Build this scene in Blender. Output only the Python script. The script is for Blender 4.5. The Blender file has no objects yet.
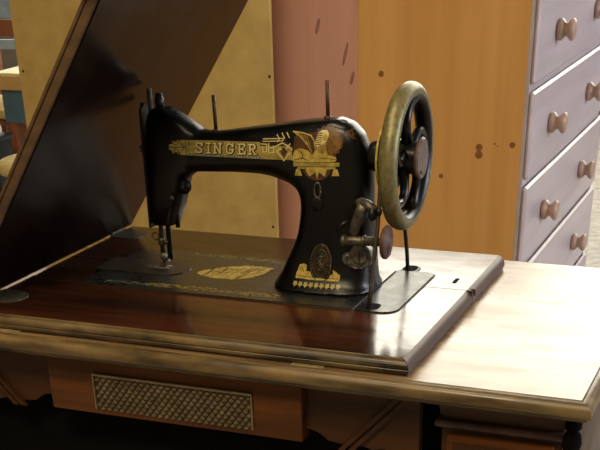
import bpy, bmesh, math, random
from math import sin, cos, pi, radians
from mathutils import Vector, Matrix
from mathutils.bvhtree import BVHTree
random.seed(7)
scene = bpy.context.scene
COL = scene.collection
H0 = 785.0                      # height of the machine board above the floor, mm

def W(x, y, z):                 # mm around the machine -> metres in the room
    return Vector((x/1000, y/1000, (z+H0)/1000))

# ------------------------------------------------------------------ colours / materials
def s2l(c):
    return tuple(((v/255)/12.92 if v/255 <= .04045 else ((v/255+.055)/1.055)**2.4) for v in c)

def new_mat(name):
    m = bpy.data.materials.new(name); m.use_nodes = True
    nt = m.node_tree; b = nt.nodes['Principled BSDF']
    return m, nt, b

def setb(b, **k):
    names = dict(rough='Roughness', metal='Metallic', coat='Coat Weight', coatr='Coat Roughness',
                 spec='Specular IOR Level', trans='Transmission Weight', estr='Emission Strength', ior='IOR')
    for a, v in k.items():
        b.inputs[names[a]].default_value = v

def noise_mat(name, c1, c2, scale=(30, 30, 30), detail=6, lo=.35, hi=.65, bump=0.0, rlo=None, rhi=None, **k):
    """two tones mixed by stretched noise in object space"""
    m, nt, b = new_mat(name)
    tc = nt.nodes.new('ShaderNodeTexCoord'); mp = nt.nodes.new('ShaderNodeMapping')
    mp.inputs['Scale'].default_value = scale
    nz = nt.nodes.new('ShaderNodeTexNoise'); nz.inputs['Scale'].default_value = 1; nz.inputs['Detail'].default_value = detail
    nz.inputs['Roughness'].default_value = .62
    cr = nt.nodes.new('ShaderNodeValToRGB')
    cr.color_ramp.elements[0].position = lo; cr.color_ramp.elements[1].position = hi
    cr.color_ramp.elements[0].color = (*s2l(c1), 1); cr.color_ramp.elements[1].color = (*s2l(c2), 1)
    L = nt.links.new
    L(tc.outputs['Object'], mp.inputs['Vector']); L(mp.outputs[0], nz.inputs['Vector'])
    L(nz.outputs['Fac'], cr.inputs[0]); L(cr.outputs[0], b.inputs['Base Color'])
    if rlo is not None:
        mr = nt.nodes.new('ShaderNodeMapRange'); mr.inputs['From Min'].default_value = .3; mr.inputs['From Max'].default_value = .7
        mr.inputs['To Min'].default_value = rlo; mr.inputs['To Max'].default_value = rhi
        L(nz.outputs['Fac'], mr.inputs['Value']); L(mr.outputs[0], b.inputs['Roughness'])
    if bump:
        bp = nt.nodes.new('ShaderNodeBump'); bp.inputs['Strength'].default_value = bump; bp.inputs['Distance'].default_value = .001
        L(nz.outputs['Fac'], bp.inputs['Height']); L(bp.outputs[0], b.inputs['Normal'])
    setb(b, **k)
    return m

def wood(name, c1, c2, axis='x', fine=60, long=2.5, big=.55, rlo=.2, rhi=.35, bump=.05, ring=0.0, **k):
    """grain running along one axis: fine streaks over slow bands"""
    m, nt, b = new_mat(name); L = nt.links.new
    tc = nt.nodes.new('ShaderNodeTexCoord')
    def stretched(f, l):
        mp = nt.nodes.new('ShaderNodeMapping'); s = [f, f, f]; s['xyz'.index(axis)] = l
        mp.inputs['Scale'].default_value = s; L(tc.outputs['Object'], mp.inputs['Vector']); return mp
    def noise(mp, d, dist=0):
        n = nt.nodes.new('ShaderNodeTexNoise'); n.inputs['Scale'].default_value = 1; n.inputs['Detail'].default_value = d
        n.inputs['Distortion'].default_value = dist; L(mp.outputs[0], n.inputs['Vector']); return n
    n1 = noise(stretched(fine, long), 8); n2 = noise(stretched(fine*.16, long*.5), 3, 1.0)
    mx = nt.nodes.new('ShaderNodeMath'); mx.operation = 'MULTIPLY'; mx.inputs[1].default_value = big
    L(n2.outputs['Fac'], mx.inputs[0])
    m2 = nt.nodes.new('ShaderNodeMath'); m2.operation = 'MULTIPLY_ADD'; m2.inputs[1].default_value = 1-big
    L(n1.outputs['Fac'], m2.inputs[0]); L(mx.outputs[0], m2.inputs[2])
    cr = nt.nodes.new('ShaderNodeValToRGB'); cr.color_ramp.elements[0].position = .36; cr.color_ramp.elements[1].position = .64
    cr.color_ramp.elements[0].color = (*s2l(c1), 1); cr.color_ramp.elements[1].color = (*s2l(c2), 1)
    L(m2.outputs[0], cr.inputs[0]); L(cr.outputs[0], b.inputs['Base Color'])
    mr = nt.nodes.new('ShaderNodeMapRange'); mr.inputs['From Min'].default_value = .35; mr.inputs['From Max'].default_value = .65
    mr.inputs['To Min'].default_value = rlo; mr.inputs['To Max'].default_value = rhi
    L(n2.outputs['Fac'], mr.inputs['Value']); L(mr.outputs[0], b.inputs['Roughness'])
    if bump:
        bp = nt.nodes.new('ShaderNodeBump'); bp.inputs['Strength'].default_value = bump; bp.inputs['Distance'].default_value = .001
        L(n1.outputs['Fac'], bp.inputs['Height']); L(bp.outputs[0], b.inputs['Normal'])
    setb(b, **k)
    return m

M = {}
M['board'] = wood('varnished_walnut', (26, 14, 8), (74, 37, 19), 'x', 70, 3, .55, .12, .20, .03)
M['top'] = wood('worn_walnut_top', (96, 74, 50), (150, 122, 86), 'x', 110, 8, .35, .25, .32, .10)
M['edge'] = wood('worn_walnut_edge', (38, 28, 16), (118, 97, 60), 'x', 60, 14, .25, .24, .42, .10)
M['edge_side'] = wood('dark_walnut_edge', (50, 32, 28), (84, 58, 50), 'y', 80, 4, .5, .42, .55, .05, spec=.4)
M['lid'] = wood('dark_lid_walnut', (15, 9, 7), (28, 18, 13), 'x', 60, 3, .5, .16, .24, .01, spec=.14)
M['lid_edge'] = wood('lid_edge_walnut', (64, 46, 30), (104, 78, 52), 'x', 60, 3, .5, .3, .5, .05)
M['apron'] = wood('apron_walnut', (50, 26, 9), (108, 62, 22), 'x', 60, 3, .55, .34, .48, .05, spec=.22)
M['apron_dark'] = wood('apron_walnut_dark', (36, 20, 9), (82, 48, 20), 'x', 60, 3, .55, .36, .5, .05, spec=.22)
M['carved'] = noise_mat('carved_antique_wood', (92, 80, 56), (124, 108, 78), (60, 60, 60), rlo=.3, rhi=.45)
M['carved_ground'] = noise_mat('carved_dark_ground', (34, 24, 14), (50, 36, 20), (60, 60, 60), rough=.6)
M['well'] = noise_mat('well_dark_wood', (4, 3, 3), (8, 7, 6), (8, 40, 40), rough=.9, spec=.1)
M['iron'] = noise_mat('black_cast_iron', (12, 12, 13), (28, 27, 26), (60, 60, 60), rough=.45)
M['japan'] = noise_mat('black_japanned_iron', (3, 3, 4), (9, 9, 9), (25, 25, 25), rlo=.26, rhi=.40, spec=.4)
M['bedblack'] = noise_mat('worn_black_bed', (20, 22, 22), (40, 42, 40), (40, 40, 40), rlo=.22, rhi=.42, coat=.3, coatr=.2)
M['worn'] = noise_mat('worn_olive_metal', (100, 94, 60), (134, 126, 84), (180, 180, 180), rlo=.34, rhi=.5, metal=.35)
M['steel'] = noise_mat('grey_steel', (96, 92, 84), (140, 136, 124), (150, 150, 150), rlo=.28, rhi=.45, metal=.4)
M['steeld'] = noise_mat('tarnished_steel', (64, 60, 52), (104, 98, 84), (150, 150, 150), rlo=.3, rhi=.5, metal=.45)
M['face'] = noise_mat('dark_face_steel', (26, 26, 27), (48, 47, 46), (60, 60, 60), rlo=.3, rhi=.45, metal=.6)
M['plate'] = noise_mat('slide_plate_steel', (64, 56, 50), (92, 82, 72), (60, 60, 60), rlo=.3, rhi=.45, metal=.6)
M['beltplate'] = noise_mat('grey_belt_plate', (42, 46, 45), (62, 66, 64), (90, 90, 90), rlo=.26, rhi=.4, metal=.85)
M['bronze'] = noise_mat('dark_bronze', (50, 42, 30), (86, 74, 50), (140, 140, 140), rlo=.35, rhi=.5, metal=.75)
M['rust'] = noise_mat('rusty_pin', (64, 42, 30), (96, 66, 46), (200, 200, 200), rough=.55, metal=.4)
M['rubber'] = noise_mat('brown_rubber', (70, 46, 36), (100, 70, 54), (100, 100, 100), rough=.6)
M['cap'] = noise_mat('pinkish_cap_metal', (96, 80, 74), (126, 108, 100), (90, 90, 90), rlo=.35, rhi=.5, metal=.4)
M['leather'] = noise_mat('leather_belt', (44, 34, 26), (70, 56, 42), (90, 90, 90), rough=.6)
M['brass'] = noise_mat('pale_brass', (176, 160, 110), (214, 200, 150), (90, 90, 90), rough=.35, metal=.7)
M['gold'] = noise_mat('gold_decal', (158, 134, 58), (206, 182, 96), (140, 140, 140), rough=.4, spec=.3)
M['goldband'] = noise_mat('olive_gold_band', (134, 118, 56), (182, 162, 84), (100, 100, 200), rough=.42)
M['cream'] = noise_mat('cream_gold', (206, 188, 122), (232, 216, 156), (140, 140, 140), rough=.42)
M['ink'] = noise_mat('dark_ink', (30, 24, 12), (48, 38, 20), (140, 140, 140), rough=.4)
M['amber'] = noise_mat('amber_decal', (92, 64, 26), (136, 98, 42), (140, 140, 140), rough=.42)
M['umber'] = noise_mat('umber_decal', (66, 40, 20), (96, 62, 32), (140, 140, 140), rough=.42)
M['silver'] = noise_mat('silver_grey_decal', (120, 116, 96), (160, 156, 132), (140, 140, 140), rough=.42)
M['pine'] = wood('varnished_pine', (192, 138, 74), (216, 164, 96), 'z', 26, 1.2, .6, .35, .5, .02)
M['drawer'] = wood('pale_drawer_pine', (170, 156, 158), (196, 182, 184), 'y', 30, 1.5, .6, .34, .40, 0)
M['knob'] = wood('turned_knob_wood', (160, 130, 112), (186, 156, 138), 'x', 60, 8, .5, .3, .4, .02)
M['hardboard'] = noise_mat('yellow_hardboard', (172, 144, 80), (190, 160, 94), (16, 16, 16), 10, rough=.65)
M['pink'] = wood('pink_stained_planks', (196, 148, 134), (218, 172, 156), 'z', 22, .8, .7, .5, .6, .02)
M['knotm'] = noise_mat('brown_pine_knot', (120, 74, 36), (150, 98, 50), (150, 150, 150), rough=.5)
M['frame'] = wood('cabinet_frame_pine', (188, 150, 80), (208, 172, 100), 'z', 26, 1, .6, .4, .6, .02)
M['mark'] = noise_mat('purple_stain', (138, 96, 96), (164, 118, 112), (60, 60, 60), rough=.6)
M['nail_gap'] = noise_mat('dark_nail_and_gap', (48, 30, 16), (60, 40, 22), (60, 60, 60), rough=.6)  # nail holes, slots and notches; also colours in the shade of gaps
M['floor'] = noise_mat('speckled_concrete', (128, 122, 112), (188, 182, 170), (26, 26, 26), 12, .3, .7, rough=.6)
M['wall'] = noise_mat('painted_plaster', (150, 140, 120), (162, 152, 132), (3, 3, 3), rough=.8)
M['creamtop'] = noise_mat('cream_tabletop', (224, 210, 150), (240, 228, 172), (6, 6, 6), rough=.5)
M['creamedge'] = wood('honey_table_edge', (190, 150, 90), (216, 180, 116), 'x', 40, 3, .5, .4, .5, .02)
M['blue'] = noise_mat('blue_grey_paint', (78, 108, 128), (96, 128, 148), (9, 9, 9), rough=.5)
M['darkblue'] = noise_mat('dark_blue_grey_paint', (34, 46, 54), (46, 60, 68), (9, 9, 9), rough=.5)
M['paleblue'] = noise_mat('pale_blue_grey_paint', (140, 156, 168), (164, 178, 188), (9, 9, 9), rough=.5)
M['redwood'] = wood('red_brown_wood', (110, 60, 36), (146, 86, 54), 'z', 40, 3, .5, .4, .5, .02)
M['cushion'] = noise_mat('cream_cushion_cloth', (196, 172, 104), (216, 194, 128), (30, 30, 30), rough=.8)
M['white'] = noise_mat('white_window_paint', (220, 220, 216), (232, 232, 228), (3, 3, 3), rough=.5)
def emis(name, c, s):
    m, nt, b = new_mat(name)
    b.inputs['Base Color'].default_value = (*c, 1); b.inputs['Emission Color'].default_value = (*c, 1); setb(b, estr=s)
    return m
M['daylight'] = emis('daylight_pane', (1, .95, .79), 5.8)
M['cooldaylight'] = emis('cool_daylight_pane', (.78, .84, 1), 6.0)
M['lamp'] = emis('lamp_diffuser', (1, .80, .50), 6.0)

def mottle(m, scale, lo, hi):
    nt = m.node_tree; b = nt.nodes['Principled BSDF']; L = nt.links.new
    tc = nt.nodes.new('ShaderNodeTexCoord'); mp = nt.nodes.new('ShaderNodeMapping'); mp.inputs['Scale'].default_value = scale
    nz = nt.nodes.new('ShaderNodeTexNoise'); nz.inputs['Scale'].default_value = 1; nz.inputs['Detail'].default_value = 9; nz.inputs['Roughness'].default_value = .68
    mr = nt.nodes.new('ShaderNodeMapRange'); mr.inputs['From Min'].default_value = .38; mr.inputs['From Max'].default_value = .62
    mr.inputs['To Min'].default_value = lo; mr.inputs['To Max'].default_value = hi
    L(tc.outputs['Object'], mp.inputs['Vector']); L(mp.outputs[0], nz.inputs['Vector']); L(nz.outputs['Fac'], mr.inputs['Value']); L(mr.outputs[0], b.inputs['Specular IOR Level'])
mottle(M['top'], (9, 30, 9), .46, .95)
mottle(M['board'], (18, 40, 18), .24, .58)
# ------------------------------------------------------------------ object helpers
def link(name, me, mat=None, parent=None, smooth=False, mats=None):
    for m in (mats or ([mat] if mat else [])): me.materials.append(m)
    if smooth:
        for p in me.polygons: p.use_smooth = True
    o = bpy.data.objects.new(name, me); COL.objects.link(o)
    if parent is not None:
        o.parent = parent
        o.matrix_parent_inverse = Matrix.Translation(-ROOTLOC.get(parent.name, Vector((0, 0, 0))))
    return o
ROOTLOC = {}
def bobj(name, bm, mat, parent=None, smooth=False, angle=None, mats=None):
    bmesh.ops.recalc_face_normals(bm, faces=bm.faces)
    me = bpy.data.meshes.new(name); bm.to_mesh(me); bm.free()
    o = link(name, me, mat, parent, smooth or angle is not None, mats)
    if angle is not None:
        me.set_sharp_from_angle(angle=radians(angle))
    return o
def thing(name, label, cat, x, y, z, group=None):
    o = bpy.data.objects.new(name, None); COL.objects.link(o); o.empty_display_size = .05
    o.location = W(x, y, z); ROOTLOC[o.name] = o.location.copy()
    o['label'] = label; o['category'] = cat
    if group: o['group'] = group
    return o
def tag(o, label, cat, group=None):
    o['label'] = label; o['category'] = cat
    if group: o['group'] = group
    return o
def plab(o, label): o['label'] = label; return o
def struct(o): o['kind'] = 'structure'; return o

def box(bm, x0, x1, y0, y1, z0, z1, bev=0, seg=2):
    vs = [bm.verts.new(W(x, y, z)) for x in (x0, x1) for y in (y0, y1) for z in (z0, z1)]
    f = [(0, 1, 3, 2), (4, 6, 7, 5), (0, 4, 5, 1), (2, 3, 7, 6), (0, 2, 6, 4), (1, 5, 7, 3)]
    fs = [bm.faces.new([vs[i] for i in q]) for q in f]
    if bev:
        es = set(e for F in fs for e in F.edges)
        bmesh.ops.bevel(bm, geom=list(es), offset=bev/1000, segments=seg, affect='EDGES', profile=.5)
def bx(name, x0, x1, y0, y1, z0, z1, mat, parent=None, bev=0):
    bm = bmesh.new(); box(bm, x0, x1, y0, y1, z0, z1, bev)
    return bobj(name, bm, mat, parent, angle=35 if bev else None)

def frame_of(d):
    d = d.normalized(); u = Vector((0, 0, 1)) if abs(d.z) < .9 else Vector((0, 1, 0))
    a = d.cross(u).normalized(); return a, a.cross(d).normalized()
def tube(bm, pts, rads, n=14, cap=True, flat=1.0):
    """tube through pts (mm tuples), rads mm (float or list)"""
    P = [W(*p) for p in pts]
    if not hasattr(rads, '__len__'): rads = [rads]*len(P)
    rings = []; a0 = None
    for i, p in enumerate(P):
        d = (P[min(i+1, len(P)-1)]-P[max(i-1, 0)]).normalized()
        if a0 is None: a, b = frame_of(d)
        else:
            a = (a0-d*a0.dot(d)).normalized(); b = a.cross(d)
        a0 = a; r = rads[i]/1000
        rings.append([bm.verts.new(p+a*r*cos(t)+b*r*flat*sin(t)) for t in [2*pi*k/n for k in range(n)]])
    for A, B in zip(rings, rings[1:]):
        for k in range(n): bm.faces.new((A[k], A[(k+1) % n], B[(k+1) % n], B[k]))
    if cap: bm.faces.new(rings[0][::-1]); bm.faces.new(rings[-1])
def lathe(bm, c, axis, prof, n=32):
    """prof: list of (distance along axis, radius) mm; closed at ends when radius 0"""
    ax = {'x': Vector((1, 0, 0)), 'y': Vector((0, 1, 0)), 'z': Vector((0, 0, 1)), '-y': Vector((0, -1, 0))}[axis] if isinstance(axis, str) else axis.normalized()
    a, b = frame_of(ax); C = W(*c); rings = []
    for h, r in prof:
        if r <= 1e-6: rings.append([bm.verts.new(C+ax*h/1000)])
        else: rings.append([bm.verts.new(C+ax*h/1000+(a*cos(2*pi*k/n)+b*sin(2*pi*k/n))*r/1000) for k in range(n)])
    for A, B in zip(rings, rings[1:]):
        for k in range(n):
            q = [A[k % len(A)], A[(k+1) % len(A)], B[(k+1) % len(B)], B[k % len(B)]]
            u = []
            for v in q:
                if v not in u: u.append(v)
            if len(u) > 2: bm.faces.new(u)
    for r in (rings[0], rings[-1]):
        if len(r) > 2:
            try: bm.faces.new(r)
            except ValueError: pass
def prism(bm, poly, ax, a0, a1):
    """poly of 2D points extruded along ax ('y': poly is (x,z); 'z': poly is (x,y); 'x': poly is (y,z))"""
    def P(p, t): return W(*{'y': (p[0], t, p[1]), 'z': (p[0], p[1], t), 'x': (t, p[0], p[1])}[ax])
    A = [bm.verts.new(P(p, a0)) for p in poly]; B = [bm.verts.new(P(p, a1)) for p in poly]
    n = len(poly)
    fs = [bm.faces.new(A), bm.faces.new(B[::-1])]
    for i in range(n): bm.faces.new((A[i], B[i], B[(i+1) % n], A[(i+1) % n]))
    bmesh.ops.triangulate(bm, faces=fs)
def sweep(bm, corners, prof, closed=False):
    """prof (outward, z) swept along corner path: corners = list of (x,y,ox,oy), offset direction already mitred"""
    rings = [[bm.verts.new(W(x+ox*o, y+oy*o, z)) for o, z in prof] for x, y, ox, oy in corners]
    n = len(rings); m = len(prof)
    for i in range(n if closed else n-1):
        A, B = rings[i], rings[(i+1) % n]
        for k in range(m): bm.faces.new((A[k], A[(k+1) % m], B[(k+1) % m], B[k]))
    if not closed: bm.faces.new(rings[0]); bm.faces.new(rings[-1][::-1])
def rrect(x0, x1, y0, y1, r, n=6):
    out = []
    for cx, cy, a in ((x1-r, y0+r, -90), (x1-r, y1-r, 0), (x0+r, y1-r, 90), (x0+r, y0+r, 180)):
        for k in range(n+1):
            t = radians(a+90*k/n); out.append((cx+r*cos(t), cy+r*sin(t)))
    return out

# ------------------------------------------------------------------ room
struct(bx('floor', -5000, 4500, -4000, 6600, -H0-100, -H0, M['floor']))
wy = 6500
bm = bmesh.new()
for b in ((-5000, -4600, -H0, 4300), (2600, 4500, -H0, 4300), (-4600, 2600, -H0, 500), (-4600, 2600, 4000, 4300)):
    box(bm, b[0], b[1], wy, wy+100, b[2], b[3])
struct(bobj('wall_back', bm, M['wall']))
def window(name, ax, p, a0, a1, z0, z1, cols, pm='daylight'):
    """pane and frame standing in an opening; ax 'y': wall plane y=p spans x a0..a1; ax 'x': plane x=p spans y"""
    bm = bmesh.new(); g = bmesh.new()
    def bb(b, u0, u1, d0, d1, c0, c1):
        box(b, *( (u0, u1, p+d0, p+d1) if ax == 'y' else (p+d0, p+d1, u0, u1) ), c0, c1)
    bb(bm, a0, a0+50, 10, 70, z0, z1); bb(bm, a1-50, a1, 10, 70, z0, z1)
    bb(bm, a0+50, a1-50, 10, 70, z0, z0+50); bb(bm, a0+50, a1-50, 10, 70, z1-50, z1)
    for i in range(1, cols):
        u = a0+(a1-a0)*i/cols; bb(bm, u-18, u+18, 10, 70, z0+50, z1-50)
    bb(g, a0+50, a1-50, 38, 42, z0+50, z1-50)
    o = struct(bobj(name, bm, M['white'])); pn = bobj('pane', g, M[pm], o)
    return o
window('window_1', 'y', wy, -4600, 2600, 500, 4000, 4)
bm = bmesh.new()
for b in ((-4000, -200, -H0, 4300), (2600, 6600, -H0, 4300), (-200, 2600, -H0, 300), (-200, 2600, 1900, 4300)):
    box(bm, 4400, 4500, b[0], b[1], b[2], b[3])
struct(bobj('wall_right', bm, M['wall']))
window('window_2', 'x', 4400, -200, 2600, 300, 1900, 2, 'cooldaylight')

# ------------------------------------------------------------------ sewing cabinet
cab = thing('sewing_table', 'brown walnut treadle sewing table with raised machine board and open dark lid', 'table', 190, 90, -H0)
# lower top with moulded edge
X0, X1, Y0, Y1 = -291, 671, -150, 325
bm = bmesh.new(); box(bm, X0, X1, Y0, Y1, -41, -18)
tt = bobj('tabletop', bm, M['top'], cab)
prof = [(0, -18.6), (1.2, -20.4), (2.2, -20.4), (3.2, -18.8), (6.5, -19.2), (9.5, -21), (11.8, -24), (13, -28), (12.6, -31.5), (10.8, -34), (8.5, -35), (8.5, -37), (5, -39.5), (0, -41)]
bm = bmesh.new()
sweep(bm, [(X1, Y1, 1, 1), (X0, Y1, -1, 1), (X0, Y0, -1, -1), (X1, Y0, 1, -1)], prof, True)
bmesh.ops.recalc_face_normals(bm, faces=bm.faces)
bobj('edge_moulding', bm, M['edge'], tt, angle=40)
# machine board
BX0, BX1, BY0, BY1, SEAM = -80, 478.6, -135.8, 283, 117
bprof = [(0, -.3), (1.0, -1.2), (1.3, -3.0), (3.2, -3.6), (5.4, -5.2), (6.8, -7.6), (7.2, -9.6), (6.2, -10.6), (7.6, -11.6), (8, -13.4), (7.2, -15.2), (4.5, -16.2), (4.5, -17.9), (0, -17.9)]
sprof = [(0, -.3), (1.2, -.8), (3.2, -1.9), (5.2, -3.8), (6.9, -6.6), (7.8, -9.6), (8, -12.4), (7.6, -13.8), (6, -14.6), (6, -17.9), (0, -17.9)]
bm = bmesh.new(); box(bm, BX0, BX1, BY0, SEAM-1, -17.9, 0)
fl = bobj('front_leaf', bm, M['board'], cab)
bm = bmesh.new(); sweep(bm, [(BX0, BY0, 0, -1), (BX1, BY0, 1, -1)], bprof)
bobj('leaf_moulding', bm, M['edge'], fl, angle=40)
bm = bmesh.new(); sweep(bm, [(BX1, BY0, 1, -1), (BX1, SEAM-1, 1, 0)], sprof)
bobj('leaf_moulding', bm, M['edge_side'], fl, angle=40)
bm = bmesh.new(); box(bm, BX0, BX1, SEAM+1, BY1, -17.9, 0)
bl = bobj('back_leaf', bm, M['board'], cab)
bm = bmesh.new(); sweep(bm, [(BX1, SEAM+1, 1, 0), (BX1, BY1, 1, 0)], sprof)
bobj('leaf_moulding', bm, M['edge_side'], bl, angle=40)
# lock plate with keyhole slot
bm = bmesh.new(); prism(bm, rrect(441, 470, 138, 168, 3), 'z', 0, .15)
lk = bobj('lock_plate', bm, M['board'], bl)
bm = bmesh.new(); prism(bm, rrect(452.5, 458, 141, 163, 2.4), 'z', .15, .3)
bobj('lock_slot', bm, M['well'], lk)
bm = bmesh.new(); box(bm, 479.5, 487, 127, 130.5, -9, -1); bobj('latch_notch', bm, M['nail_gap'], bl)
bm = bmesh.new(); box(bm, BX0, 486, SEAM-.9, SEAM+.9, -16, .04); bobj('leaf_gap_shade', bm, M['nail_gap'], bl)  # dark strip colours in the shade of the gap between the leaves
# brass hinges peeping between board and top
for hx in (-18, 372):
    bm = bmesh.new(); box(bm, hx-19, hx+19, -148.5, -140, -17.9, -16.6, .4)
    plab(bobj('brass_hinge', bm, M['brass'], fl), 'thin pale brass hinge strip')
# round-ended lid hinges let into the board
# lid (opened, leaning over the head)
th = math.atan(1.415)
LU = Vector((cos(th), 0, sin(th))); LN = Vector((-sin(th), 0, cos(th)))      # LN: away from the machine
def lidp(u, v, w): return W(-82, v, 1.3)+LU*u/1000+LN*w/1000
def lidbox(bm, u0, u1, v0, v1, w0, w1, bev=0):
    vs = [bm.verts.new(lidp(u, v, w)) for u in (u0, u1) for v in (v0, v1) for w in (w0, w1)]
    f = [(0, 1, 3, 2), (4, 6, 7, 5), (0, 4, 5, 1), (2, 3, 7, 6), (0, 2, 6, 4), (1, 5, 7, 3)]
    fs = [bm.faces.new([vs[i] for i in q]) for q in f]
    if bev: bmesh.ops.bevel(bm, geom=list(set(e for F in fs for e in F.edges)), offset=bev/1000, segments=3, affect='EDGES')
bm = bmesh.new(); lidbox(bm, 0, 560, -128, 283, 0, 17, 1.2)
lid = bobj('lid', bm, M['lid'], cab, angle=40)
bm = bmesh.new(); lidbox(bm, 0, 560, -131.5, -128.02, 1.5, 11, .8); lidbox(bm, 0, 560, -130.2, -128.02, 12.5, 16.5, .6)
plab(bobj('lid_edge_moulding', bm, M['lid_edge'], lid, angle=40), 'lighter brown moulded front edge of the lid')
for hy in (-76, 240):
    bm = bmesh.new()
    poly = [(-81, hy-24)]+[(-57+24*sin(radians(a)), hy-24*cos(radians(a))) for a in range(0, 181, 12)]+[(-81, hy+24)]
    prism(bm, poly, 'z', 0, .9)
    tube(bm, [(-82, hy-16, 2.2), (-82, hy+16, 2.2)], 2.6, 10)
    plab(bobj('lid_hinge', bm, M['steeld'], cab), 'dark round-ended hinge leaf')

# front skirt ---------------------------------------------------------------
def scallop(x0, x1, z0, z1, flip=False):
    """panel with a shaped lower edge: (x,z) outline"""
    n = 40; pts = [(x0, z0), (x1, z0)]
    for i in range(n+1):
        t = i/n; x = x1+(x0-x1)*t
        s = t if not flip else 1-t
        z = z1 + 3.0*abs(sin(s*pi*5)) + 16*max(0, s-.72)/.28
        pts.append((x, z))
    return pts
bm = bmesh.new(); box(bm, 26, 360, -136, -112, -113, -41.2, 2.2)
dr = bobj('drop_drawer', bm, M['apron'], cab, angle=35)
# lattice of carved studs
lx0, lx1, lz0, lz1, ly = 91, 299, -105, -63, -136.2
bm = bmesh.new(); box(bm, lx0, lx1, ly-1.0, ly, lz0, lz1)
lat = plab(bobj('carved_lattice', bm, M['carved_ground'], dr), 'carved antique-gold lattice of diamond studs')
bm = bmesh.new(); box(bm, lx0-1, lx1+1, ly-4.5, ly-.9, lz1-.2, lz1+2.2, .6); box(bm, lx0-1, lx0+.9, ly-3.5, ly-.9, lz0, lz1-.3); box(bm, lx1-.9, lx1+1, ly-3.5, ly-.9, lz0, lz1-.3)
bobj('lattice_rim', bm, M['carved'], lat)
bm = bmesh.new()
nx, nz = 24, 4
cw = (lx1-lx0)/nx; ch = (lz1-lz0)/nz
def stud(cx, cz, w, h, d):
    def C(x, z): return (min(max(x, lx0+1), lx1-1), min(max(z, lz0+.5), lz1-.5))
    base = [C(cx-w, cz), C(cx, cz-h), C(cx+w, cz), C(cx, cz+h)]
    A = [bm.verts.new(W(x, ly-1.05, z)) for x, z in base]; t = bm.verts.new(W(*C(cx, cz)[:1], ly-1.05-d, C(cx, cz)[1]))
    for i in range(4): bm.faces.new((A[i], A[(i+1) % 4], t))
    bm.faces.new(A[::-1])
for i in range(nx+1):
    for j in range(nz+1):
        if 0 < i < nx: stud(lx0+i*cw, lz0+j*ch, cw*.38, ch*.38, 4.4)
        if i < nx and j < nz: stud(lx0+(i+.5)*cw, lz0+(j+.5)*ch, cw*.38, ch*.38, 4.4)
bmesh.ops.dissolve_degenerate(bm, edges=bm.edges, dist=1e-6)
st = bobj('diamond_studs', bm, M['carved'], lat); st['kind'] = 'stuff'
for side in (0, 1):
    mir = (lambda x: 381-x) if side else (lambda x: x)
    # recessed scalloped panel, then slanting double strip
    xs = (360.2, 495); P_ = scallop(xs[0], xs[1], -41.2, -116)
    P_ = [(mir(x), z) for x, z in P_]
    bm = bmesh.new(); prism(bm, P_, 'y', -124, -112)
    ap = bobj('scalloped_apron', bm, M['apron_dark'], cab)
    for off in (0, 11):
        a = (404+off, -119); b = (477+off, -43)
        bm = bmesh.new()
        q = [(mir(a[0]-3.5), a[1]), (mir(a[0]+3.5), a[1]), (mir(b[0]+3.5), b[1]), (mir(b[0]-3.5), b[1])]
        prism(bm, q, 'y', -129, -124.1)
        bobj('slanting_strip', bm, M['apron_dark'], ap)
bx('machine_well', -110, 491, -95, 270, -330, -41.2, M['well'], cab)
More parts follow.
